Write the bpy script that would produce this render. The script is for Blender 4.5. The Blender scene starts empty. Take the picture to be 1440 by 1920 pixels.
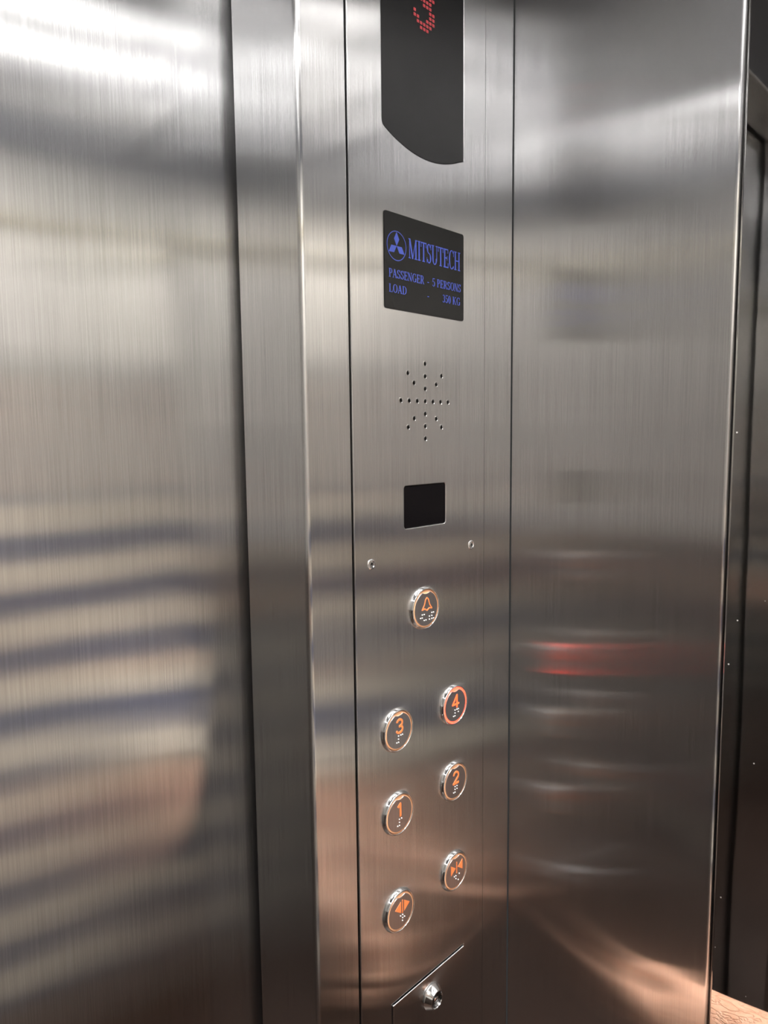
import bpy, bmesh, math, random
from mathutils import Vector, Matrix
PI = math.pi
random.seed(7)
S = bpy.context.scene
COL = S.collection

# ---------------------------------------------------------------- measures of the lift car (metres)
XC = 0.6872            # inner face of the right wall / corner with the control panel
XJ = 0.3852            # outer face of the door jamb
YJ = 0.0836            # depth of the door recess
YD = 0.0925            # face of the sliding door
XL = -0.62             # left wall
YB = -1.10             # back wall
ZT = 2.25              # ceiling
CAM = Vector((0.0, -0.453, 1.45))

# ---------------------------------------------------------------- helpers
WORLD = {}

def link(name, me, mat=None, parent=None, loc=None):
    """link mesh data (given in world metres unless loc says where its own origin stands)"""
    o = bpy.data.objects.new(name, me)
    COL.objects.link(o)
    if mat is not None and not me.materials:
        for m in (mat if isinstance(mat, (list, tuple)) else [mat]):
            me.materials.append(m)
    if loc is not None:
        w = Vector(loc)
    else:
        w = WORLD[parent.name].copy() if parent else Vector((0, 0, 0))
        if parent:
            me.transform(Matrix.Translation(-w))
    WORLD[o.name] = w
    if parent:
        o.parent = parent
        o.location = w - WORLD[parent.name]
    else:
        o.location = w
    return o

def mesh(name, bm):
    me = bpy.data.meshes.new(name)
    bm.normal_update()
    bm.to_mesh(me)
    bm.free()
    return me

def obj(name, bm, mat=None, parent=None, loc=None, smooth=None):
    bmesh.ops.recalc_face_normals(bm, faces=bm.faces[:])
    me = mesh(name, bm)
    if smooth is not None:
        smooth_by_angle(me, smooth)
    return link(name, me, mat, parent, loc)

def smooth_by_angle(me, deg):
    lim = math.radians(deg)
    bm = bmesh.new(); bm.from_mesh(me)
    for f in bm.faces: f.smooth = True
    for e in bm.edges:
        if len(e.link_faces) == 2:
            a, b = (f.calc_area() for f in e.link_faces)
            e.smooth = not (e.calc_face_angle(0) > lim or (max(a, b) > 12 * min(a, b) and e.calc_face_angle(0) > .002))
    bm.to_mesh(me); bm.free()

def thing(name, label, cat, loc=(0, 0, 0), group=None):
    o = bpy.data.objects.new(name, None)
    COL.objects.link(o)
    o.location = loc
    o.empty_display_size = 0.05
    WORLD[o.name] = Vector(loc)
    return tag(o, label, cat, group)

def tag(o, label=None, cat=None, group=None, kind=None):
    if label: o["label"] = label
    if cat: o["category"] = cat
    if group: o["group"] = group
    if kind: o["kind"] = kind
    return o

def struct(o):
    o["kind"] = "structure"
    return o

def box(bm, x0, x1, y0, y1, z0, z1, bev=0.0, seg=2):
    r = bmesh.ops.create_cube(bm, size=1.0)
    vs = r["verts"]
    for v in vs:
        v.co = Vector(((x0 + x1) / 2 + v.co.x * (x1 - x0), (y0 + y1) / 2 + v.co.y * (y1 - y0), (z0 + z1) / 2 + v.co.z * (z1 - z0)))
    if bev > 0:
        es = list({e for v in vs for e in v.link_edges})
        bmesh.ops.bevel(bm, geom=es, offset=bev, segments=seg, affect="EDGES", profile=0.5)

def prism_z(bm, prof, z0, z1, nz=1):
    """a closed profile in plan, drawn up from z0 to z1"""
    rows = []
    for k in range(nz + 1):
        z = z0 + (z1 - z0) * k / nz
        rows.append([bm.verts.new((x, y, z)) for x, y in prof])
    n = len(prof)
    for a, b in zip(rows, rows[1:]):
        for i in range(n):
            bm.faces.new((a[i], a[(i + 1) % n], b[(i + 1) % n], b[i]))
    bm.faces.new(rows[0][::-1]); bm.faces.new(rows[-1])

def prism_y(bm, pts, y0, y1):
    """a closed outline in the x-z plane, from y0 back to y1"""
    a = [bm.verts.new((x, y0, z)) for x, z in pts]
    b = [bm.verts.new((x, y1, z)) for x, z in pts]
    n = len(pts)
    bm.faces.new(a); bm.faces.new(b[::-1])
    for i in range(n):
        bm.faces.new((a[i], b[i], b[(i + 1) % n], a[(i + 1) % n]))

def lathe(bm, prof, n=64, cx=0.0, cz=0.0, y0=0.0, cap0=False, cap1=False):
    """prof: (radius, y) turned about the y axis through (cx, cz)"""
    rows = []
    for r, y in prof:
        rows.append([bm.verts.new((cx + r * math.cos(2 * PI * k / n), y0 + y, cz + r * math.sin(2 * PI * k / n))) for k in range(n)])
    for a, b in zip(rows, rows[1:]):
        for k in range(n):
            bm.faces.new((a[k], a[(k + 1) % n], b[(k + 1) % n], b[k]))
    if cap0: bm.faces.new(rows[0])
    if cap1: bm.faces.new(rows[-1][::-1])

def arc(cx, cy, r, a0, a1, n):
    return [(cx + r * math.cos(math.radians(a0 + (a1 - a0) * k / n)), cy + r * math.sin(math.radians(a0 + (a1 - a0) * k / n))) for k in range(n + 1)]

def rrect(x0, x1, z0, z1, r, n=8):
    return (arc(x0 + r, z0 + r, r, 180, 270, n) + arc(x1 - r, z0 + r, r, 270, 360, n)
            + arc(x1 - r, z1 - r, r, 0, 90, n) + arc(x0 + r, z1 - r, r, 90, 180, n))

def circ(cx, cz, r, n=48):
    return [(cx + r * math.cos(2 * PI * k / n), cz + r * math.sin(2 * PI * k / n)) for k in range(n)]

def plate_mesh(name, loops, y, thick, bev=0.0):
    """flat plate in the x-z plane with real holes; front face at y"""
    cu = bpy.data.curves.new(name, "CURVE")
    cu.dimensions = "2D"; cu.fill_mode = "BOTH"
    cu.extrude = max(thick / 2 - bev, 1e-5)
    if bev:
        cu.bevel_depth = bev; cu.bevel_resolution = 2; cu.offset = -bev
    for lp in loops:
        sp = cu.splines.new("POLY")
        sp.points.add(len(lp) - 1)
        for p, (x, z) in zip(sp.points, lp): p.co = (x, z, 0, 1)
        sp.use_cyclic_u = True
    t = bpy.data.objects.new("t", cu); COL.objects.link(t)
    dg = bpy.context.evaluated_depsgraph_get()
    me = bpy.data.meshes.new_from_object(t.evaluated_get(dg))
    bpy.data.objects.remove(t); bpy.data.curves.remove(cu)
    me.transform(Matrix(((1, 0, 0, 0), (0, 0, -1, y + thick / 2), (0, 1, 0, 0), (0, 0, 0, 1))))
    me.name = name
    me.materials.clear()
    bm = bmesh.new(); bm.from_mesh(me)
    bmesh.ops.remove_doubles(bm, verts=bm.verts[:], dist=2e-6)
    bm.to_mesh(me); bm.free()
    for p in me.polygons: p.use_smooth = False      # flat sheet: the shading must stay flat right up to the holes
    return me

# ---------------------------------------------------------------- materials
class NT:
    def __init__(s, name):
        s.m = bpy.data.materials.new(name); s.m.use_nodes = True
        s.t = s.m.node_tree; s.t.nodes.clear()
        s.out = s.n("ShaderNodeOutputMaterial")
    def n(s, typ, **kw):
        nd = s.t.nodes.new(typ)
        for k, v in kw.items():
            if k.startswith("i_"):
                nd.inputs[k[2:].replace("_", " ")].default_value = v
            else: setattr(nd, k, v)
        return nd
    def l(s, a, b): s.t.links.new(a, b)
    def math(s, op, a, b=0.0, c=None):
        nd = s.n("ShaderNodeMath", operation=op)
        for k, v in enumerate((a, b, c)):
            if v is None: continue
            if hasattr(v, "links"): s.l(v, nd.inputs[k])
            else: nd.inputs[k].default_value = v
        return nd.outputs[0]

def brushed(name, tint=(0.655, 0.655, 0.66), sharp=0.006, narrow=0.09, wide=0.28, blend=0.6, grain=0.10, wave=0.0004, wscale=5.0):
    """stainless sheet with a hairline finish: long fine lines along one axis"""
    N = NT(name)
    pos = N.n("ShaderNodeNewGeometry").outputs["Position"]
    sx = N.n("ShaderNodeSeparateXYZ"); N.l(pos, sx.inputs[0])
    across = N.math("ADD", sx.outputs[0], N.math("MULTIPLY", sx.outputs[1], 1.0))
    along = sx.outputs[2]
    def lines(fa, fl, det):
        c = N.n("ShaderNodeCombineXYZ")
        N.l(N.math("MULTIPLY", across, fa), c.inputs[0]); N.l(N.math("MULTIPLY", along, fl), c.inputs[1])
        t = N.n("ShaderNodeTexNoise", noise_dimensions="2D", i_Scale=1.0, i_Detail=det, i_Roughness=0.6)
        N.l(c.outputs[0], t.inputs["Vector"]); return t.outputs["Fac"]
    fine = lines(950.0, 9.0, 2.0); mid = lines(170.0, 1.6, 2.0)
    both = N.math("ADD", N.math("MULTIPLY", fine, 0.8), N.math("MULTIPLY", mid, 0.2))
    ramp = N.n("ShaderNodeMapRange", i_From_Min=0.3, i_From_Max=0.7, i_To_Min=1 - grain, i_To_Max=1 + grain)
    N.l(both, ramp.inputs["Value"])
    mix = N.n("ShaderNodeMix", data_type="RGBA", blend_type="MULTIPLY"); mix.inputs["Factor"].default_value = 1.0
    mix.inputs["A"].default_value = (*tint, 1); N.l(ramp.outputs[0], mix.inputs["B"])
    tv = N.n("ShaderNodeCombineXYZ"); tv.inputs[2].default_value = 1.0
    # slow buckling of thin sheet metal + the grain itself
    wv = N.n("ShaderNodeTexNoise", i_Scale=wscale, i_Detail=1.0); N.l(pos, wv.inputs["Vector"])
    b1 = N.n("ShaderNodeBump", i_Strength=1.0, i_Distance=wave); N.l(wv.outputs["Fac"], b1.inputs["Height"])
    b2 = N.n("ShaderNodeBump", i_Strength=0.25, i_Distance=0.00004); N.l(fine, b2.inputs["Height"]); N.l(b1.outputs[0], b2.inputs["Normal"])
    sh = []
    for rx, ry in ((sharp, narrow), (sharp * 1.5, wide)):       # spread along the hairlines, spread across them
        g = N.n("ShaderNodeBsdfAnisotropic", distribution="MULTI_GGX")
        g.inputs["Anisotropy"].default_value = 1 - math.sqrt(rx / ry)
        g.inputs["Roughness"].default_value = math.sqrt(math.sqrt(rx * ry))
        N.l(mix.outputs["Result"], g.inputs["Color"]); N.l(tv.outputs[0], g.inputs["Tangent"]); N.l(b2.outputs[0], g.inputs["Normal"])
        sh.append(g.outputs[0])
    mx = N.n("ShaderNodeMixShader"); mx.inputs[0].default_value = blend
    N.l(sh[0], mx.inputs[1]); N.l(sh[1], mx.inputs[2]); N.l(mx.outputs[0], N.out.inputs[0])
    return N.m

def mirror(name, tint=(0.55, 0.54, 0.53), r=0.03, wave=0.0004, dust=True):
    """polished steel, slightly buckled, with a few specks of dust"""
    N = NT(name)
    pos = N.n("ShaderNodeNewGeometry").outputs["Position"]
    g = N.n("ShaderNodeBsdfAnisotropic", i_Roughness=r); g.inputs["Color"].default_value = (*tint, 1)
    wv = N.n("ShaderNodeTexNoise", i_Scale=6.0, i_Detail=1.0); N.l(pos, wv.inputs["Vector"])
    b1 = N.n("ShaderNodeBump", i_Strength=1.0, i_Distance=wave); N.l(wv.outputs["Fac"], b1.inputs["Height"])
    N.l(b1.outputs[0], g.inputs["Normal"])
    vo = N.n("ShaderNodeTexVoronoi", i_Scale=70.0); N.l(pos, vo.inputs["Vector"])
    sp = N.math("LESS_THAN", vo.outputs["Distance"], 0.055)
    d = N.n("ShaderNodeBsdfDiffuse"); d.inputs["Color"].default_value = (0.7, 0.68, 0.66, 1)
    mx = N.n("ShaderNodeMixShader"); N.l(N.math("MULTIPLY", sp, 0.6), mx.inputs[0])
    N.l(g.outputs[0], mx.inputs[1]); N.l(d.outputs[0], mx.inputs[2])
    N.l(mx.outputs[0], N.out.inputs[0])
    return N.m

def pbr(name, col, rough=0.5, metal=0.0, emit=None, es=0.0, spec=0.5, coat=0.0, bump=None):
    N = NT(name)
    p = N.n("ShaderNodeBsdfPrincipled")
    p.inputs["Base Color"].default_value = (*col, 1)
    p.inputs["Roughness"].default_value = rough
    p.inputs["Metallic"].default_value = metal
    p.inputs["Specular IOR Level"].default_value = spec
    p.inputs["Coat Weight"].default_value = coat
    if emit:
        p.inputs["Emission Color"].default_value = (*emit, 1)
        p.inputs["Emission Strength"].default_value = es
    pos = N.n("ShaderNodeTexCoord").outputs["Object"]
    t = N.n("ShaderNodeTexNoise", i_Scale=(bump[0] if bump else 1500.0), i_Detail=3.0); N.l(pos, t.inputs["Vector"])
    v = N.n("ShaderNodeMapRange", i_To_Min=max(rough - 0.012, 0.0), i_To_Max=rough + 0.012)
    N.l(t.outputs["Fac"], v.inputs["Value"]); N.l(v.outputs[0], p.inputs["Roughness"])
    if bump:
        b = N.n("ShaderNodeBump", i_Strength=bump[2] if len(bump) > 2 else 0.5, i_Distance=bump[1])
        N.l(t.outputs["Fac"], b.inputs["Height"]); N.l(b.outputs[0], p.inputs["Normal"])
    N.l(p.outputs[0], N.out.inputs[0])
    return N.m

def skin_mat():
    N = NT("skin")
    p = N.n("ShaderNodeBsdfPrincipled", i_Roughness=0.5)
    p.inputs["Subsurface Weight"].default_value = 0.08
    p.inputs["Subsurface Scale"].default_value = 0.004
    pos = N.n("ShaderNodeTexCoord").outputs["Object"]
    n1 = N.n("ShaderNodeTexNoise", i_Scale=60.0, i_Detail=4.0); N.l(pos, n1.inputs["Vector"])
    cr = N.n("ShaderNodeValToRGB"); N.l(n1.outputs["Fac"], cr.inputs[0])
    cr.color_ramp.elements[0].position = 0.3; cr.color_ramp.elements[0].color = (0.62, 0.33, 0.215, 1)
    cr.color_ramp.elements[1].position = 0.7; cr.color_ramp.elements[1].color = (0.76, 0.455, 0.32, 1)
    N.l(cr.outputs[0], p.inputs["Base Color"])
    mp = N.n("ShaderNodeMapping"); N.l(pos, mp.inputs[0])
    mp.inputs["Rotation"].default_value = (0.5, 0.2, 0.5); mp.inputs["Scale"].default_value = (1.0, 0.35, 1.0)
    n2 = N.n("ShaderNodeTexNoise", i_Scale=130.0, i_Detail=3.0, i_Distortion=0.6); N.l(mp.outputs[0], n2.inputs["Vector"])
    cz = N.math("ABSOLUTE", N.math("SUBTRACT", n2.outputs["Fac"], 0.5))
    mr = N.n("ShaderNodeMapRange", i_From_Min=0.0, i_From_Max=0.06); N.l(cz, mr.inputs["Value"])
    b = N.n("ShaderNodeBump", i_Strength=0.8, i_Distance=0.0012); N.l(mr.outputs[0], b.inputs["Height"])
    N.l(b.outputs[0], p.inputs["Normal"])
    N.l(p.outputs[0], N.out.inputs[0])
    return N.m

def stripe_mat():
    """woven cloth with broad cream and slate-blue stripes running round the body"""
    N = NT("striped_cloth")
    p = N.n("ShaderNodeBsdfPrincipled", i_Roughness=0.85)
    pos = N.n("ShaderNodeTexCoord").outputs["Object"]
    sx = N.n("ShaderNodeSeparateXYZ"); N.l(pos, sx.inputs[0])
    ph = N.math("FRACT", N.math("ADD", N.math("MULTIPLY", sx.outputs[2], 1 / 0.1), STRIPE_PHASE))
    cr = N.n("ShaderNodeValToRGB"); N.l(ph, cr.inputs[0])
    e = cr.color_ramp.elements
    e[0].position = 0.0; e[0].color = (0.09, 0.105, 0.18, 1)
    e[1].position = 0.44; e[1].color = (0.09, 0.105, 0.18, 1)
    for q, c in ((0.48, (0.78, 0.69, 0.57, 1)), (0.95, (0.78, 0.69, 0.57, 1)), (1.0, (0.09, 0.105, 0.18, 1))):
        k = e.new(q); k.color = c
    N.l(cr.outputs[0], p.inputs["Base Color"])
    w = N.n("ShaderNodeTexNoise", i_Scale=700.0); N.l(pos, w.inputs["Vector"])
    b = N.n("ShaderNodeBump", i_Strength=0.3, i_Distance=0.0005); N.l(w.outputs["Fac"], b.inputs["Height"])
    N.l(b.outputs[0], p.inputs["Normal"])
    N.l(p.outputs[0], N.out.inputs[0])
    return N.m

STRIPE_PHASE = 0.65
M_STEEL = brushed("brushed_steel")
M_STEEL_R = brushed("brushed_steel_side", tint=(0.61, 0.605, 0.61), grain=0.08)
M_STEEL_B = pbr("cream_laminate", (0.79, 0.765, 0.72), 0.3, 0.0)
M_STEEL_L = pbr("grey_laminate", (0.50, 0.49, 0.475), 0.35, 0.2)
M_LOW_SHADE = pbr("lower_wall_shade", (0.05, 0.038, 0.033), 0.4)  # shade as colour: light fading towards the floor
M_MIRROR = mirror("mirror_steel")
M_CHROME = pbr("chrome", (0.82, 0.82, 0.82), 0.09, 1.0)
M_CORE = pbr("dark_barrel", (0.10, 0.095, 0.095), 0.25, 1.0)
M_FOLD = pbr("sheet_edge", (0.66, 0.65, 0.64), 0.22, 1.0)
M_DARK = pbr("dark_gap", (0.012, 0.011, 0.011), 0.7)
M_ACRYL = pbr("smoked_acrylic", (0.013, 0.013, 0.014), 0.2, spec=0.30)
M_PLATE = pbr("black_plate", (0.009, 0.009, 0.009), 0.25, spec=0.20)
M_LENS = pbr("sensor_glass", (0.003, 0.0025, 0.003), 0.10, spec=0.08)
M_BLUE = pbr("blue_print", (0.045, 0.066, 0.30), 0.6, spec=0.12)
M_HALO = pbr("orange_light_ring", (0.86, 0.46, 0.26), 0.3, coat=0.3)
M_HALO_ON = pbr("lit_light_ring", (0.80, 0.20, 0.10), 0.3, emit=(1.0, 0.035, 0.018), es=4.2)
M_GLYPH = pbr("orange_legend", (0.74, 0.185, 0.055), 0.45, emit=(1.0, 0.28, 0.08), es=0.06)  # faint glow added to brighten legends of unlit buttons
M_GLYPH_ON = pbr("lit_legend", (0.85, 0.12, 0.04), 0.4, emit=(1.0, 0.06, 0.01), es=1.5)
M_FACE = brushed("button_face", tint=(0.56, 0.545, 0.56), sharp=0.03, narrow=0.12, wide=0.3, grain=0.05, wave=0.0)
M_BRAILLE = pbr("braille_dot", (0.85, 0.85, 0.83), 0.25, 0.2)
M_LED = pbr("led_dot", (0.3, 0.03, 0.03), 0.4, emit=(1.0, 0.11, 0.14), es=0.16)
M_FLOOR = pbr("floor_vinyl", (0.06, 0.035, 0.026), 0.45, bump=(30.0, 0.0005))
M_CEIL = pbr("ceiling_paint", (0.20, 0.21, 0.24), 0.6)
M_LAMP = pbr("lamp_diffuser", (0.9, 0.9, 0.9), 0.5, emit=(1.0, 0.985, 0.97), es=4.4)
M_CORNICE = pbr("added_cornice", (0.12, 0.13, 0.16), 0.5)
M_BRASS = pbr("added_bead", (0.92, 0.82, 0.55), 0.2, 1.0)
M_SKIN = skin_mat()
M_CLOTH = stripe_mat()
M_TROUSER = pbr("dark_trousers", (0.025, 0.02, 0.02), 0.9)
M_HAIR = pbr("dark_hair", (0.015, 0.012, 0.010), 0.6)
M_BODY = pbr("phone_body", (0.02, 0.02, 0.022), 0.3)

# ================================================================ the car: floor, ceiling, walls, doors
bm = bmesh.new(); box(bm, XL - .05, XC + .05, YB - .05, .16, -.05, 0.0)
struct(obj("floor", bm, M_FLOOR))
bm = bmesh.new(); box(bm, XL - .05, XC + .05, YB - .05, .16, ZT, ZT + .04)
struct(obj("ceiling", bm, M_CEIL))
bm = bmesh.new(); box(bm, XL - .05, XC + .05, YB - .04, YB, 0, ZT)
struct(obj("wall_back", bm, M_STEEL_B))
bm = bmesh.new(); box(bm, XL - .04, XL, YB, .16, 1.16, ZT)
struct(obj("wall_left", bm, M_STEEL_L))
bm = bmesh.new(); box(bm, XL - .04, XL, YB, .16, 0, 1.16)  # lower half darkened to paint in the fall-off of light
struct(obj("wall_left_lower", bm, M_LOW_SHADE))

# unseen cornice and bead, added for dark and bright bands in the steel
bm = bmesh.new(); box(bm, XL, XC, YB, YB + .006, 2.07, 2.17, .001)
struct(obj("trim_2", bm, M_CORNICE))
bm = bmesh.new()
lathe_pts = [(YB + .013 * math.cos(math.radians(a)), 1.925 + .011 * math.sin(math.radians(a))) for a in range(-90, 91, 15)]
ra = [bm.verts.new((XL, y, z)) for y, z in lathe_pts]; rb = [bm.verts.new((XC, y, z)) for y, z in lathe_pts]
for i in range(len(ra) - 1): bm.faces.new((ra[i], ra[i + 1], rb[i + 1], rb[i]))
struct(obj("trim_3", bm, M_BRASS, smooth=60))

bm = bmesh.new(); box(bm, XL, XL + .006, YB, -.01, 2.07, 2.17, .001)  # the same added pair along the left wall
struct(obj("trim_4", bm, M_CORNICE))
bm = bmesh.new()
ra = [bm.verts.new((XL + y - YB, YB, z)) for y, z in lathe_pts]; rb = [bm.verts.new((XL + y - YB, -.01, z)) for y, z in lathe_pts]
for i in range(len(ra) - 1): bm.faces.new((ra[i], ra[i + 1], rb[i + 1], rb[i]))
struct(obj("trim_5", bm, M_BRASS, smooth=60))

# right wall: brushed sheet with a folded far edge
prof = [(XC + .02, -0.001), (XC, -0.001)] + [(XC + .0038 - .0038 * math.cos(math.radians(a)), -.2285 - .0038 * math.sin(math.radians(a))) for a in range(0, 91, 10)] + [(XC + .02, -.2323)]
bm = bmesh.new(); prism_z(bm, prof, 0, ZT)
struct(obj("wall_right", bm, M_STEEL_R, smooth=35))
# rear part of the same wall, beyond the mirror strip
bm = bmesh.new(); box(bm, XC, XC + .02, YB, -.56, 0, ZT)
struct(obj("wall_right_rear", bm, M_STEEL_R))
bm = bmesh.new(); box(bm, XC + .0145, XC + .05, YB, 0.0, 0, ZT)
struct(obj("wall_right_backing", bm, M_DARK))

# polished mirror strip set in the right wall
prof = [(XC + .014, -.2338), (XC + .0022, -.2338)] + [(XC + .0022 - .0022 * math.sin(math.radians(a)), -.2360 + .0022 * math.cos(math.radians(a))) for a in range(0, 91, 15)] + [(XC, -.555), (XC + .014, -.555)]
bm = bmesh.new(); prism_z(bm, prof, 0.02, ZT - .02)
o = obj("mirror_strip", bm, M_MIRROR, smooth=35)
tag(o, "dark polished mirror strip at the right edge, beside the brushed steel wall", "mirror")

# front column: narrow face beside the control panel, rounded corner, and the jamb running back to the door
R = .0044
prof = [(.4374, .03)] + [(.4374 - .0013 + .0013 * math.cos(math.radians(a)), .0013 - .0013 * math.sin(math.radians(a))) for a in range(0, 91, 15)] + [(XJ + R - R * math.sin(math.radians(a)), R - R * math.cos(math.radians(a))) for a in range(0, 91, 9)] + [(XJ, YJ - .0006), (XJ + .0006, YJ), (.47, YJ), (.47, .03)]
bm = bmesh.new(); prism_z(bm, prof, 0, ZT)
struct(obj("wall_front", bm, M_STEEL, smooth=40))
bm = bmesh.new(); box(bm, XL, -.45, 0, YJ, 0, ZT, .003)
struct(obj("wall_front_left", bm, M_STEEL, smooth=40))
bm = bmesh.new(); box(bm, -.45, XJ, .004, YJ, 2.1, ZT, .002)
struct(obj("trim_1", bm, M_STEEL, smooth=40))

# sliding doors, two leaves
bm = bmesh.new(); box(bm, -.02, .46, YD, YD + .03, .004, 2.16, .002)
struct(obj("door_1", bm, M_STEEL, smooth=40))
bm = bmesh.new(); box(bm, -.55, -.024, YD, YD + .03, .004, 2.16, .002)
struct(obj("door_2", bm, M_STEEL, smooth=40))
bm = bmesh.new(); box(bm, XL - .05, XC, YD + .035, YD + .05, 0, ZT)
struct(obj("wall_shaft", bm, M_DARK))

# ================================================================ ceiling lamps, and the added fill spots
def lamp(x0, x1, y0, y1, label):
    cx, cy = (x0 + x1) / 2, (y0 + y1) / 2
    t = thing("ceiling_lamp", label, "ceiling lamp", (cx, cy, ZT), "lamps in the lift ceiling")
    f = bmesh.new()
    for a in ((x0 - .012, x1 + .012, y0 - .012, y0), (x0 - .012, x1 + .012, y1, y1 + .012), (x0 - .012, x0, y0, y1), (x1, x1 + .012, y0, y1)):
        box(f, *a, ZT - .018, ZT - .0005, .001)
    obj("frame", f, M_FOLD, t)
    d = bmesh.new(); box(d, x0 + .0005, x1 - .0005, y0 + .0005, y1 - .0005, ZT - .013, ZT - .001, .002)
    obj("diffuser", d, M_LAMP, t)
    return t
lamp(-.36, .46, -.635, -.575, "shortest white strip lamp, nearest the doors in the lift ceiling")
lamp(-.36, .672, -.815, -.755, "long white strip lamp across the lift ceiling, over the person's head")
lamp(-.36, .672, -.985, -.925, "long white strip lamp along the back of the lift ceiling")
lamp(XL + .03, XL + .11, -1.02, -.012, "white strip lamp along the left edge of the lift ceiling")
def fill_spot(x, y, watts, ang, label):  # added fill: lifts the arm and tunic in front, the walls behind
    t = thing("fill_spot", label, "ceiling lamp", (x, y, ZT), "added fill spots in the lift ceiling")
    bm = bmesh.new()
    rows = []
    for r, z in ((.046, 0), (.046, -.004), (.040, -.006), (.036, -.003), (.034, .0)):
        rows.append([bm.verts.new((x + r * math.cos(2 * PI * k / 40), y + r * math.sin(2 * PI * k / 40), ZT + z)) for k in range(40)])
    for p, q in zip(rows, rows[1:]):
        for k in range(40): bm.faces.new((p[k], p[(k + 1) % 40], q[(k + 1) % 40], q[k]))
    obj("trim_ring", bm, M_CHROME, t, smooth=40)
    ld = bpy.data.lights.new("fill_spot", "SPOT")
    ld.energy = watts; ld.spot_size = math.radians(ang); ld.spot_blend = .55; ld.shadow_soft_size = .03; ld.color = (1, .96, .9)
    lo = bpy.data.objects.new("fill_light", ld); COL.objects.link(lo); lo.parent = t; lo.location = (0, 0, -.01)
fill_spot(.53, -.27, 88.0, 54, "added, unseen downlight at the front of the lift ceiling")
fill_spot(.06, -.88, 52.0, 104, "added, unseen downlight towards the back of the lift ceiling")

# ================================================================ the control panel
PX0, PX1, PXS = .4396, .6860, .6360
panel = thing("control_panel", "tall brushed steel lift control panel with seven round buttons, display and nameplate", "control panel", (.5628, 0, .05))

SPK = [(0, .0358), (0, .0239), (0, .0120), (0, 0), (0, -.0120), (0, -.0239), (0, -.0358),
       (-.0351, 0), (-.0234, 0), (-.0117, 0), (.0117, 0), (.0234, 0), (.0351, 0),
       (-.0250, .0258), (-.0163, .0169), (.0250, .0255), (.0168, .0168), (-.0250, -.0248), (-.0163, -.0165), (.0248, -.0248), (.0168, -.0165)]
SPC = (.5380, 1.4826)
BTN = [("bell", .5338, 1.2797), ("4", .5807, 1.1671), ("3", .4923, 1.1671), ("2", .5808, 1.0827), ("1", .4925, 1.0825), ("close", .5814, .9809), ("open", .4927, .9809)]
DISP = [(.4812, 1.98)] + [(.4812, 1.7255)] + arc(.4862, 1.7255, .005, 180, 238, 4)
bow = []
for k in range(1, 24):
    u = k / 24
    bow.append((.4840 + u * (.5958 - .4840), 1.7208 - .0132 * (1 - (2 * u - 1) ** 2) - .001 * u))
DISP += bow + arc(.5962, 1.7225, .0028, 290, 360, 4) + [(.5990, 1.98)]
HX0, HX1, HZ0, HZ1 = .4830, .5995, .66, .8835

loops = [[(PX0, .05), (PXS - .00015, .05), (PXS - .00015, 2.2), (PX0, 2.2)], DISP[::-1]]
loops += [circ(SPC[0] + a, SPC[1] + b, .0021, 20)[::-1] for a, b in SPK]
loops += [rrect(.5063, .5693, 1.3614, 1.4023, .0030)[::-1]]
loops += [circ(x, z, .0195)[::-1] for _, x, z in BTN]
loops += [[(HX0 - .0010, HZ0 - .001), (HX1 + .0002, HZ0 - .001), (HX1 + .0002, HZ1 + .0013), (HX0 - .0010, HZ1 + .0013)][::-1]]
me = plate_mesh("faceplate", loops, 0.0, .0024, .0009)
link("faceplate", me, M_STEEL, panel)
bm = bmesh.new(); prism_z(bm, [(PXS + .00015, .0002), (PX1 - .0006, 0.0000), (PX1, .0006), (PX1, .0030), (PXS + .00015, .0030)], .05, 2.2)
obj("edge_strip", bm, M_STEEL, panel)
bm = bmesh.new(); box(bm, PX0 + .001, PX1 - .001, .0090, .0280, .051, 2.19)
o = obj("back_box", bm, M_DARK, panel); tag(o, "matt black housing behind the faceplate")

# indicator window with the red dot-matrix digit
me = plate_mesh("display_window", [[(x + (.0003 if x < .54 else -.0003) * 0, z) for x, z in DISP]], .0004, .0022, .0003)
disp = link("display_window", me, M_ACRYL, panel)
tag(disp, "smoked black indicator window with a curved lower edge")
rows = ["..XXX..", ".XXXXX.", "XX..XXX", "X....XX", ".....XX", "...XXX.", "..XXXX.", ".....XX", ".....XX", "X....XX", "XX..XXX", ".XXXXX.", "..XXX.."]
bm = bmesh.new()
for r_, row in enumerate(rows):
    for c_, ch in enumerate(row):
        if ch == "X":
            x = .5262 + c_ * .0044; z = 1.8210 + r_ * .0041
            prism_y(bm, rrect(x - .0016, x + .0016, z - .0013, z + .0013, .0005, 3), .0002, .0008)
tag(obj("led_digit", bm, M_LED, disp), "red dot-matrix number 3")

# sensor window
me = plate_mesh("sensor_window", [rrect(.5064, .5692, 1.3615, 1.4022, .0029)], .0006, .003, .0003)
tag(link("sensor_window", me, M_LENS, panel), "small glossy black sensor window with rounded corners")

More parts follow.
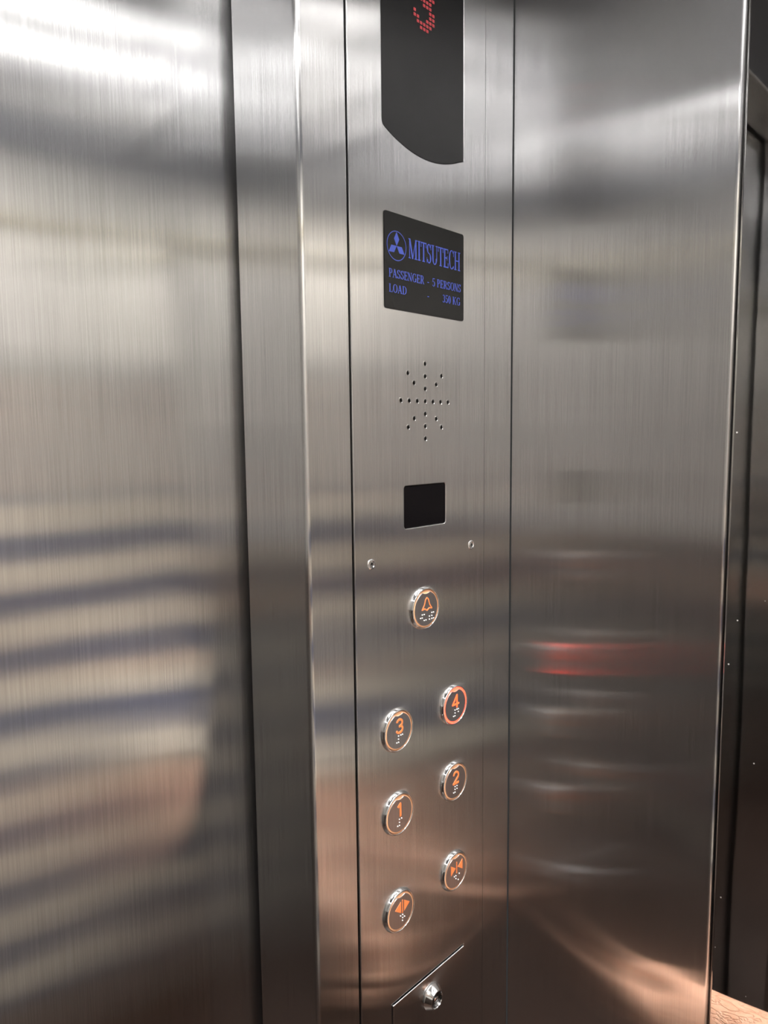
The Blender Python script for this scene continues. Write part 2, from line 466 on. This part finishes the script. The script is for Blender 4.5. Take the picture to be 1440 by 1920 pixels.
# ---- lettering: strokes of a book serif, drawn at unit height
def bar(x0, y0, x1, y1, w0, w1=None):
    w1 = w0 if w1 is None else w1
    d = Vector((x1 - x0, y1 - y0)); n = Vector((-d.y, d.x)).normalized()
    return [(x0 + n.x * w0 / 2, y0 + n.y * w0 / 2), (x0 - n.x * w0 / 2, y0 - n.y * w0 / 2), (x1 - n.x * w1 / 2, y1 - n.y * w1 / 2), (x1 + n.x * w1 / 2, y1 + n.y * w1 / 2)]
def vst(x, y0, y1, w): return [(x - w / 2, y0), (x + w / 2, y0), (x + w / 2, y1), (x - w / 2, y1)]
def hst(x0, x1, y, w): return [(x0, y - w / 2), (x1, y - w / 2), (x1, y + w / 2), (x0, y + w / 2)]
def diag(x0, y0, x1, y1, w): return [(x0 - w / 2, y0), (x0 + w / 2, y0), (x1 + w / 2, y1), (x1 - w / 2, y1)]
TK, TN, SF = .145, .065, .05
def sweep(cx, cy, rx, ry, a0, a1, tk=TK, tn=TN, n=18):
    out = []; prev = None
    for k in range(n + 1):
        a = math.radians(a0 + (a1 - a0) * k / n); w = tn + (tk - tn) * abs(math.cos(a)) ** 1.5
        ox, oy = math.cos(a), math.sin(a)
        p = ((cx + (rx) * ox, cy + ry * oy), (cx + (rx - w) * ox, cy + (ry - w * .8) * oy))
        if prev: out.append([prev[0], prev[1], p[1], p[0]])
        prev = p
    return out
def serif(x, y, w=.30): return hst(x - w / 2, x + w / 2, y + (SF / 2 if y < .5 else -SF / 2), SF)
def G(ch):
    if ch == "M": return [vst(.10, 0, 1, TN), vst(.80, 0, 1, TK), diag(.12, 1, .44, 0, TK), diag(.80, 1, .44, 0, TN), serif(.10, 0, .24), serif(.08, 1, .2), serif(.80, 0), serif(.84, 1, .24)], .98
    if ch == "I": return [vst(.18, 0, 1, TK), serif(.18, 0), serif(.18, 1)], .36
    if ch == "T": return [vst(.33, 0, 1, TK), serif(.33, 0), hst(.02, .64, .97, TN), vst(.045, .74, 1, TN), vst(.615, .74, 1, TN)], .66
    if ch == "S": return sweep(.28, .74, .24, .26, 20, 270) + sweep(.28, .26, .26, .27, 90, -160) + [vst(.50, .70, 1, .05), vst(.045, 0, .3, .05)], .58
    if ch == "U": return [vst(.16, .3, 1, TK), vst(.62, .3, 1, TN), serif(.16, 1), serif(.62, 1, .24)] + sweep(.37, .33, .282, .34, 180, 360, TK, TN), .76
    if ch == "E": return [vst(.16, 0, 1, TK), hst(.02, .58, .97, TN), hst(.02, .60, .03, TN), hst(.16, .46, .52, TN), vst(.555, .78, 1, TN), vst(.58, 0, .26, TN), vst(.45, .40, .64, .05)], .64
    if ch == "C": return sweep(.38, .5, .35, .52, 50, 310) + [vst(.62, .68, 1, .05), vst(.62, .06, .2, .04)], .68
    if ch == "H": return [vst(.16, 0, 1, TK), vst(.62, 0, 1, TK), hst(.16, .62, .51, TN)] + [serif(x, y) for x in (.16, .62) for y in (0, 1)], .78
    if ch == "P": return [vst(.16, 0, 1, TK), serif(.16, 0), serif(.14, 1, .26), hst(.14, .34, .97, TN), hst(.14, .34, .47, TN)] + sweep(.32, .72, .25, .28, 90, -90), .60
    if ch == "R": return G("P")[0] + [diag(.34, .48, .60, 0, TK), serif(.64, 0, .16)], .72
    if ch == "A": return [diag(.36, 1, .10, 0, TN), diag(.36, 1, .62, 0, TK), hst(.2, .52, .34, TN), serif(.10, 0, .22), serif(.62, 0, .28)], .74
    if ch == "N": return [vst(.12, 0, 1, TN), vst(.62, 0, 1, TN), diag(.14, 1, .60, 0, TK), serif(.12, 0, .24), serif(.08, 1, .18), serif(.62, 1, .24)], .76
    if ch == "G": return sweep(.38, .5, .35, .52, 50, 330) + [vst(.62, .68, 1, .05), vst(.62, .04, .42, TK), hst(.48, .74, .42, SF)], .78
    if ch == "O": return sweep(.38, .5, .36, .52, 0, 360, n=28), .76
    if ch == "D": return [vst(.16, 0, 1, TK), hst(.02, .34, .97, TN), hst(.02, .34, .03, TN)] + sweep(.32, .5, .39, .5, 90, -90), .74
    if ch == "L": return [vst(.16, 0, 1, TK), serif(.16, 1), hst(.02, .58, .03, TN), vst(.56, 0, .28, TN)], .62
    if ch == "K": return [vst(.16, 0, 1, TK), serif(.16, 0), serif(.16, 1), diag(.60, 1, .20, .42, TN), diag(.34, .56, .62, 0, TK), serif(.60, 1, .24), serif(.64, 0, .26)], .78
    if ch == "5": return [hst(.10, .48, .95, .09), diag(.12, 1, .09, .52, TN)] + sweep(.24, .31, .26, .32, 110, -150), .54
    if ch == "3": return sweep(.24, .76, .21, .24, 150, -80) + sweep(.23, .28, .26, .29, 80, -150), .54
    if ch == "0": return sweep(.26, .5, .24, .51, 0, 360, n=26), .54
    if ch == "-": return [hst(.02, .30, .34, .09)], .34
    return [], .3
def text_bm(bm, s, x0, x1, z0, h, y0, y1, gap=.03):
    """letters of one line, fitted between x0 and x1"""
    tot = sum(G(c)[1] for c in s) + gap * (len(s) - 1)
    k = (x1 - x0) / tot; x = 0
    for c in s:
        polys, w = G(c)
        for q, p in enumerate(polys): prism_y(bm, [(x0 + (x + a) * k, z0 + b * h) for a, b in p], y0 - q * 2e-6, y1)
        x += w + gap

# nameplate
me = plate_mesh("nameplate", [rrect(.4814, .5977, 1.5645, 1.6494, .0026)], -.0010, .0010, .0002)
npl = link("nameplate", me, M_PLATE, panel)
tag(npl, "black nameplate with blue lettering, five persons, 350 kg")
YT0, YT1 = -.00115, -.00095
bm = bmesh.new(); text_bm(bm, "MITSUTECH", .5140, .5918, 1.6129, .0178, YT0, YT1, gap=.005)
tag(obj("maker_lettering", bm, M_BLUE, npl), "large blue serif word reading MITSUTECH")
bm = bmesh.new()
text_bm(bm, "PASSENGER", .4868, .5360, 1.5924, .0076, YT0, YT1)
text_bm(bm, "-", .5404, .5434, 1.5924, .0076, YT0, YT1)
text_bm(bm, "5 PERSONS", .5480, .5928, 1.5924, .0076, YT0, YT1)
text_bm(bm, "LOAD", .4868, .5108, 1.5793, .0072, YT0, YT1)
text_bm(bm, "-", .5404, .5434, 1.5793, .0072, YT0, YT1)
text_bm(bm, "350 KG", .5636, .5918, 1.5793, .0074, YT0, YT1)
tag(obj("capacity_lettering", bm, M_BLUE, npl), "two small blue lines, PASSENGER - 5 PERSONS and LOAD - 350 KG")
bm = bmesh.new()
lx, lz, lr = .4976, 1.6208, .0131
lathe(bm, [(lr, YT0), (lr, YT1), (lr - .0007, YT1), (lr - .0007, YT0), (lr, YT0)], 64, lx, lz)
for a in (90, 210, 330):
    L_ = .0122; d = Vector((math.cos(math.radians(a)), math.sin(math.radians(a)))); n = Vector((-d.y, d.x))
    prism_y(bm, [(lx, lz), (lx + d.x * L_ / 2 - n.x * L_ * .2887, lz + d.y * L_ / 2 - n.y * L_ * .2887), (lx + d.x * L_, lz + d.y * L_), (lx + d.x * L_ / 2 + n.x * L_ * .2887, lz + d.y * L_ / 2 + n.y * L_ * .2887)], YT0, YT1)
tag(obj("maker_emblem", bm, M_BLUE, npl), "blue emblem of three lozenges inside a ring")

# speaker: dark cup behind the drilled holes
for a, b in SPK:
    bm = bmesh.new()
    lathe(bm, [(.00205, .0006), (.0029, .0001), (.0031, -.00012), (.00225, -.00022), (.0019, .0003), (.0019, .0035)], 24, SPC[0] + a, SPC[1] + b)
    lathe(bm, [(.0019, .0035), (.0003, .0036)], 24, SPC[0] + a, SPC[1] + b, cap1=True)
    bm.faces.ensure_lookup_table()
    o = obj("speaker_hole", bm, [M_FOLD, M_DARK], panel, smooth=50)
    for f in o.data.polygons:
        c = sum((o.data.vertices[i].co.y for i in f.vertices), 0) / len(f.vertices)
        if c > .0012: f.material_index = 1

# screws
for x, z, lab in ((.4605, 1.3337, "steel security screw near the left edge of the panel"), (.6122, 1.3337, "steel security screw near the right edge of the panel")):
    bm = bmesh.new()
    lathe(bm, [(.0050, .0002), (.0050, -.0003), (.0044, -.0009), (.0036, -.0010), (.0030, -.0004), (.0024, -.0005), (.0022, -.0009), (.0017, -.0009), (.0015, .0)], 40, x, z)
    s = obj("screw", bm, M_CHROME, panel, smooth=40); tag(s, lab)
    bm = bmesh.new(); lathe(bm, [(.0016, -.0003), (.0003, -.0003)], 6, x, z, cap1=True)
    tag(obj("socket", bm, M_DARK, s), "dark hexagonal socket")

# ---- push buttons (each built about its own centre: x right, z up, front towards -y)
def button_meshes():
    bm = bmesh.new()
    lathe(bm, [(.0194, .0040), (.0214, .0004), (.0217, -.0002), (.0216, -.0008), (.0209, -.0030), (.0205, -.0037), (.0200, -.0040), (.0195, -.0039), (.0192, -.0034), (.0190, -.0018), (.0190, .0040)], 72)
    bmesh.ops.recalc_face_normals(bm, faces=bm.faces[:])
    rim = mesh("push_button", bm); smooth_by_angle(rim, 50); rim.materials.append(M_CHROME)
    bm = bmesh.new()
    lathe(bm, [(.0187, .003), (.0187, -.0024), (.0183, -.0030), (.0100, -.0031), (.0004, -.0031)], 72, cap1=True)
    bmesh.ops.recalc_face_normals(bm, faces=bm.faces[:])
    ring = mesh("light_ring", bm); smooth_by_angle(ring, 40)
    # face: a disc with a shallow scoop cut out at the top
    rf, bc, br = .0172, .0262, .0112
    zi = (rf ** 2 - br ** 2 + bc ** 2) / (2 * bc); xi = math.sqrt(rf ** 2 - zi ** 2)
    a_i = math.degrees(math.atan2(zi, xi)); b_i = math.degrees(math.atan2(zi - bc, xi))
    out = arc(0, 0, rf, a_i, a_i - 180 - 2 * a_i, 64) + arc(0, bc, br, -180 - b_i, b_i, 14)[1:-1]
    fm = plate_mesh("face", [out[::-1]], -.0038, .0022, .0003)
    return rim, ring, fm
RIM, RING, FACE = button_meshes()

def dot_mesh():
    bm = bmesh.new(); bmesh.ops.create_uvsphere(bm, u_segments=10, v_segments=6, radius=.00072)
    for f in bm.faces: f.smooth = True
    return bm
COLS = (-.0037, -.0012, .0020, .0045); ROWS = (-.0050, -.0081, -.0112)
NUMSIGN = [(COLS[1], ROWS[0]), (COLS[1], ROWS[1]), (COLS[1], ROWS[2]), (COLS[0], ROWS[2])]
BR = {"1": NUMSIGN + [(COLS[2], ROWS[0])],
      "2": NUMSIGN + [(COLS[2], ROWS[0]), (COLS[2], ROWS[1])],
      "3": NUMSIGN + [(COLS[2], ROWS[0]), (COLS[3], ROWS[0])],
      "4": NUMSIGN + [(COLS[2], ROWS[0]), (COLS[3], ROWS[0]), (COLS[3], ROWS[1])],
      "bell": [(-.0066, -.0055), (-.0036, -.0055), (-.0091, -.0085), (-.0066, -.0085), (-.0036, -.0115), (-.0009, -.0115), (.0044, -.0086), (.0081, -.0086), (.0081, -.0056), (.0107, -.0056), (.0044, -.0117), (.0081, -.0117), (.0107, -.0117)],
      "close": [(.0054, -.0046), (-.0033, -.0046), (-.0005, -.0047), (-.0005, -.0079), (.0036, -.0108)],
      "open": [(-.0010, -.0044), (.0022, -.0045), (.0047, -.0076), (.0020, -.0076), (.0018, -.0105)]}

def stroke(bm, pts, w, y0=-.00405, y1=-.0037, closed=False):
    n = len(pts)
    for i in range(n if closed else n - 1):
        (x0, z0), (x1, z1) = pts[i], pts[(i + 1) % n]
        prism_y(bm, bar(x0, z0, x1, z1, w), y0 - i * 4e-6, y1)
        if closed or i > 0: prism_y(bm, circ(x0, z0, w / 2, 12), y0 - i * 4e-6 - 2e-6, y1)

def glyph(kind):
    bm = bmesh.new(); W = .0021; Y0, Y1 = -.00405, -.0037
    if kind == "1":
        stroke(bm, [(-.0032, .0078), (.0004, .0106), (.0004, -.0024)], W * 1.15)
    elif kind == "2":
        stroke(bm, arc(.0004, .0068, .0041, 170, -30, 14) + [(-.0040, -.0016), (.0052, -.0016)], W)
    elif kind == "3":
        stroke(bm, [(.0004 + .0038 * math.cos(math.radians(a)), .0078 + .0034 * math.sin(math.radians(a))) for a in range(165, -91, -15)] + [(-.0004, .0044)], W)
        stroke(bm, [(-.0004, .0044)] + [(.0003 + .0043 * math.cos(math.radians(a)), .0014 + .0033 * math.sin(math.radians(a))) for a in range(75, -166, -15)], W)
    elif kind == "4":
        stroke(bm, [(.0058, .0012), (-.0052, .0012), (.0022, .0108), (.0022, -.0028)], W * .8)
    elif kind == "bell":
        stroke(bm, [(.0008, .0108), (-.0014, .0090), (-.0032, .0038), (-.0066, -.0006), (-.0024, .0000), (.0008, -.0020), (.0042, .0000), (.0082, -.0006), (.0046, .0038), (.0030, .0090)], .00115, closed=True)
    elif kind == "close":
        prism_y(bm, [(-.0090, .0098), (-.0090, -.0014), (-.0010, .0042)], Y0, Y1)
        prism_y(bm, [(.0110, .0098), (.0030, .0042), (.0110, -.0014)], Y0, Y1)
        prism_y(bm, [(.0003, -.0022), (.0015, -.0022), (.0015, .0106), (.0003, .0106)], Y0, Y1)
    elif kind == "open":
        prism_y(bm, [(-.0004, .0102), (-.0088, .0044), (-.0004, -.0014)], Y0, Y1)
        prism_y(bm, [(.0042, .0102), (.0042, -.0014), (.0126, .0044)], Y0, Y1)
        prism_y(bm, [(.0012, -.0024), (.0025, -.0024), (.0025, .0112), (.0012, .0112)], Y0, Y1)
    return bm

BL = {"bell": "topmost round button with an orange alarm bell", "4": "lit button ringed in glowing red, numbered 4",
      "3": "unlit round button numbered 3 in orange", "2": "unlit round button numbered 2 in orange", "1": "unlit round button numbered 1 in orange",
      "close": "round door-close button, two triangles pointing at a bar", "open": "lowest round button, door-open triangles pointing outwards"}
ring_on = RING.copy(); ring_on.name = "light_ring_lit"
RING.materials.append(M_HALO); ring_on.materials.append(M_HALO_ON)
FACE.materials.append(M_FACE)
for kind, x, z in BTN:
    loc = Vector((x, 0, z)); on = kind == "4"
    b = link("push_button", RIM, None, panel, loc); tag(b, BL[kind], group="push buttons on the control panel")
    link("light_ring", ring_on if on else RING, None, b, loc)
    link("face", FACE, None, b, loc)
    o = obj("legend", glyph(kind), M_GLYPH_ON if on else M_GLYPH, b, loc)
    bm = bmesh.new()
    for dx, dz in BR[kind]:
        bmesh.ops.create_uvsphere(bm, u_segments=10, v_segments=6, radius=.00072, matrix=Matrix.Translation((dx, -.0038, dz)))
    for f in bm.faces: f.smooth = True
    obj("braille", bm, M_BRAILLE, b, loc)

# ---- service hatch with its key lock
bm = bmesh.new(); box(bm, HX0, HX1 - .0004, -.0012, .0030, HZ0, HZ1, .0005, 3)
hatch = obj("service_hatch", bm, M_STEEL, panel, smooth=40)
tag(hatch, "small hinged hatch at the foot of the panel with a key lock")
bm = bmesh.new()
kx, kz = .5415, .8585
lathe(bm, [(.0128, -.0010), (.0136, -.0018), (.0136, -.0030), (.0130, -.0036), (.0100, -.0090), (.0096, -.0096), (.0086, -.0097), (.0082, -.0090), (.0082, -.0072)], 56, kx, kz)
lock = obj("key_lock", bm, M_CHROME, hatch, smooth=25); tag(lock, "chrome key lock with a flared collar")

bm = bmesh.new(); lathe(bm, [(.0083, -.0074), (.0050, -.0074), (.0004, -.0074)], 48, kx, kz, cap1=True)
core = obj("key_barrel", bm, M_CORE, lock, smooth=30)
bm = bmesh.new(); box(bm, kx - .0030, kx + .0030, -.0082, -.0073, kz - .0022, kz + .0022, .0008)
obj("key_guide", bm, M_CHROME, lock, smooth=40)

# ================================================================ person behind the camera, met only in the steel
def skinned(name, verts, edges, radii, sub=2):
    me = bpy.data.meshes.new(name)
    me.from_pydata(verts, edges, [])
    t = bpy.data.objects.new(name, me); COL.objects.link(t)
    t.modifiers.new("skin", "SKIN"); sb = t.modifiers.new("sub", "SUBSURF"); sb.levels = sub; sb.render_levels = sub
    lay = me.skin_vertices[0].data if me.skin_vertices else None
    for i, r in enumerate(radii):
        lay[i].radius = r if isinstance(r, tuple) else (r, r)
    lay[0].use_root = True
    dg = bpy.context.evaluated_depsgraph_get()
    m2 = bpy.data.meshes.new_from_object(t.evaluated_get(dg)); m2.name = name
    bpy.data.objects.remove(t); bpy.data.meshes.remove(me)
    for p in m2.polygons: p.use_smooth = True
    return m2

class Sk:
    def __init__(s): s.v, s.e, s.r = [], [], []
    def add(s, p, r, frm=None):
        s.v.append(tuple(p)); s.r.append(r)
        if frm is not None: s.e.append((frm, len(s.v) - 1))
        return len(s.v) - 1
    def chain(s, frm, pts):
        for p, r in pts: frm = s.add(p, r, frm)
        return frm
    def hand(s, wrist, d, up, side, scale=1.0, curl=0.25, thumb=1):
        """palm, five fingers; d: direction of the fingers, up: back of the hand, side: across"""
        d, up, side = d.normalized(), up.normalized(), side.normalized()
        w = Vector(s.v[wrist])
        palm = s.add(w + d * .045, (.030, .016), wrist)
        for k, (off, ln) in enumerate(((-.029, .068), (-.010, .078), (.010, .074), (.028, .056))):
            b = w + d * .088 + side * off
            i = s.add(b, .0098, palm)
            a = 0; p = b
            for j, f in enumerate((.45, .32, .23)):
                a += curl
                p = p + (d * math.cos(a) - up * math.sin(a)) * ln * f
                i = s.add(p, (.0090, .0082, .0070)[j], i)
        t0 = s.add(w + d * .030 + side * (-.030 * thumb) - up * .012, .0125, palm)
        t1 = s.add(w + d * .062 + side * (-.040 * thumb) - up * .024, .0105, t0)
        s.add(w + d * .090 + side * (-.034 * thumb) - up * .032, .0085, t1)

BX, BY = .42, -.82
sk = Sk()
pel = sk.add((BX, BY, .84), (.125, .095))
wst = sk.add((BX, BY + .01, 1.02), (.115, .085), pel)
cst = sk.add((BX, BY, 1.20), (.135, .095), wst)
nk0 = sk.add((BX, BY, 1.32), (.070, .060), cst)
nk1 = sk.add((BX, BY + .015, 1.385), .048, nk0)
hd0 = sk.add((BX, BY + .035, 1.44), (.062, .070), nk1)
hd1 = sk.add((BX, BY + .03, 1.52), (.072, .088), hd0)
sk.add((BX, BY + .02, 1.585), (.055, .068), hd1)
# legs
for s_ in (-1, 1):
    k = sk.chain(pel, [((BX + s_ * .085, BY, .74), .080), ((BX + s_ * .09, BY + .01, .45), .055), ((BX + s_ * .092, BY - .01, .26), .050), ((BX + s_ * .095, BY - .01, .08), .034)])
    sk.chain(k, [((BX + s_ * .10, BY + .06, .035), .032), ((BX + s_ * .105, BY + .14, .022), .022)])
# right arm reaching low along the right wall
sh = sk.add((BX + .165, BY + .01, 1.285), .052, cst)
wr = sk.chain(sh, [((.625, -.72, 1.07), .042), ((.634, -.54, .900), (.038, .036)), ((.632, -.41, .850), (.040, .040)), ((.622, -.285, .826), .033), ((.618, -.225, .820), (.031, .028))])
sk.hand(wr, Vector((.0, 1, -.48)), Vector((1, 0, .05)), Vector((0, -.48, -1)), curl=.72, thumb=1)
# left arm raised, holding the phone
sh = sk.add((BX - .165, BY + .01, 1.285), .052, cst)
wr = sk.chain(sh, [((.135, -.80, 1.10), .042), ((.085, -.72, 1.06), .036), ((.035, -.60, 1.15), .035), ((-.002, -.486, 1.262), .025)])
sk.hand(wr, Vector((.06, .10, 1)), Vector((.72, .68, -.1)), Vector((.687, -.727, 0)), curl=.10, thumb=-1)
body = skinned("person", sk.v, sk.e, sk.r, 2)
per = link("person", body, M_SKIN)
tag(per, "person in a cream and blue striped tunic, bare forearm reflected at the lower right", "person")
# face features
for s_ in (-1, 1):
    bm = bmesh.new()
    bmesh.ops.create_uvsphere(bm, u_segments=12, v_segments=8, radius=.0105, matrix=Matrix.Translation((BX + s_ * .028, BY + .099, 1.512)))
    obj("eye", bm, M_HAIR, per)
bm = bmesh.new()
bmesh.ops.create_cone(bm, segments=12, radius1=.016, radius2=.006, depth=.045, cap_ends=True, matrix=Matrix.Translation((BX, BY + .118, 1.49)) @ Matrix.Rotation(-.25, 4, "X"))
obj("nose", bm, M_SKIN, per, smooth=60)
bm = bmesh.new()
bmesh.ops.create_uvsphere(bm, u_segments=16, v_segments=8, radius=1.0, matrix=Matrix.Translation((BX, BY + .100, 1.448)) @ Matrix.Diagonal((.024, .010, .007, 1)))
obj("mouth", bm, pbr("lips", (.40, .15, .12), .45), per, smooth=60)
bm = bmesh.new()
bmesh.ops.create_uvsphere(bm, u_segments=24, v_segments=16, radius=1.0, matrix=Matrix.Translation((BX, BY + .008, 1.535)) @ Matrix.Diagonal((.084, .098, .092, 1)))
bmesh.ops.delete(bm, geom=[v for v in bm.verts if v.co.z < 1.50 + (v.co.y - BY) * .8], context="VERTS")
obj("hair", bm, M_HAIR, per, smooth=60)
# tunic: long, to the knee, with short sleeves
def loft(rings, n=40):
    bm = bmesh.new(); rows = []
    for cx, cy, z, rx, ry in rings:
        rows.append([bm.verts.new((cx + rx * math.cos(2 * PI * k / n), cy + ry * math.sin(2 * PI * k / n) * (1 + .03 * math.sin(9 * 2 * PI * k / n)), z)) for k in range(n)])
    for a, b in zip(rows, rows[1:]):
        for k in range(n): bm.faces.new((a[k], a[(k + 1) % n], b[(k + 1) % n], b[k]))
    return bm
bm = loft([(BX, BY, .46, .232, .19), (BX, BY, .60, .222, .182), (BX, BY, .75, .205, .168), (BX, BY, .90, .18, .150), (BX, BY, 1.02, .165, .138), (BX, BY, 1.16, .185, .142), (BX, BY, 1.25, .198, .125), (BX, BY, 1.30, .175, .100), (BX, BY, 1.335, .085, .078), (BX, BY + .005, 1.352, .070, .070)])
tun = obj("tunic", bm, M_CLOTH, per, smooth=80)
def tube(pts, n=28):
    bm = bmesh.new(); rows = []
    P = [Vector(p) for p, r in pts]
    for i, (p, r) in enumerate(pts):
        d = (P[min(i + 1, len(P) - 1)] - P[max(i - 1, 0)]).normalized()
        u = d.cross(Vector((0, 0, 1))).normalized() if abs(d.z) < .95 else d.cross(Vector((1, 0, 0))).normalized()
        v = d.cross(u)
        rows.append([bm.verts.new(P[i] + u * r * math.cos(2 * PI * k / n) + v * r * math.sin(2 * PI * k / n)) for k in range(n)])
    for p, q in zip(rows, rows[1:]):
        for k in range(n): bm.faces.new((p[k], p[(k + 1) % n], q[(k + 1) % n], q[k]))
    return bm
obj("sleeve", tube([((BX + .13, BY, 1.29), .060), ((BX + .185, BY + .03, 1.23), .063), ((.625, -.725, 1.075), .055), ((.630, -.66, .985), .055), ((.634, -.55, .905), .049), ((.632, -.46, .868), .049)]), M_CLOTH, tun, smooth=80)
obj("sleeve", tube([((BX - .13, BY, 1.29), .060), ((BX - .19, BY, 1.24), .063), ((.140, -.80, 1.11), .058), ((.125, -.795, 1.09), .060)]), M_CLOTH, tun, smooth=80)

# ================================================================ camera
cam_d = bpy.data.cameras.new("camera"); cam = bpy.data.objects.new("camera", cam_d); COL.objects.link(cam)
F = 1346.96
cam_d.sensor_fit = "VERTICAL"; cam_d.sensor_height = 34.6; cam_d.sensor_width = 34.6 * 1440 / 1920
cam_d.lens = F / 1920 * 34.6
cam_d.clip_start = .02
pitch, roll, yaw = 1.05599568e-01, -1.09723476e-02, 7.58294359e-01
up = Vector((0, -math.cos(pitch), -math.sin(pitch)))          # world up seen by the camera (right, down, forward)
xx = Vector((math.sin(yaw), -math.cos(yaw) * math.sin(pitch), math.cos(yaw) * math.cos(pitch)))
Rr = Matrix(((math.cos(roll), -math.sin(roll), 0), (math.sin(roll), math.cos(roll), 0), (0, 0, 1)))
up, xx = Rr @ up, Rr @ xx
yy = up.cross(xx)
right = Vector((xx.x, yy.x, up.x)); down = Vector((xx.y, yy.y, up.y)); fwd = Vector((xx.z, yy.z, up.z))
m = Matrix.Identity(4)
for i in range(3): m[i][0] = right[i]; m[i][1] = -down[i]; m[i][2] = -fwd[i]; m[i][3] = CAM[i]
cam.matrix_world = m
S.camera = cam

# the phone the person holds, its lens where the picture was taken from
ph = thing("smartphone", "dark smartphone held up in the person's left hand", "phone", CAM - fwd * .016 - Vector((up.x * 0, 0, .05)))
pm = Matrix((right, -down, -fwd)).transposed().to_4x4()
pm.translation = WORLD[ph.name]
bm = bmesh.new(); box(bm, -.036, .036, -.076, .074, -.004, .004, .003, 3); bm.transform(pm)
obj("body", bm, M_BODY, ph, smooth=40)
bm = bmesh.new(); box(bm, -.033, .033, -.072, .070, .0041, .0046, .0002); bm.transform(pm)
obj("screen", bm, M_LENS, ph, smooth=40)

# ================================================================ world, colour management, light paths
w = bpy.data.worlds.new("world"); S.world = w; w.use_nodes = True
w.node_tree.nodes["Background"].inputs[0].default_value = (.02, .02, .02, 1)
S.view_settings.view_transform = "Standard"; S.view_settings.look = "None"
S.view_settings.gamma = 1.0; S.view_settings.exposure = 0.78
S.view_settings.use_curve_mapping = False
S.cycles.max_bounces = 14; S.cycles.glossy_bounces = 12; S.cycles.diffuse_bounces = 4
S.cycles.caustics_reflective = True; S.cycles.caustics_refractive = True
S.cycles.sample_clamp_indirect = 6.0
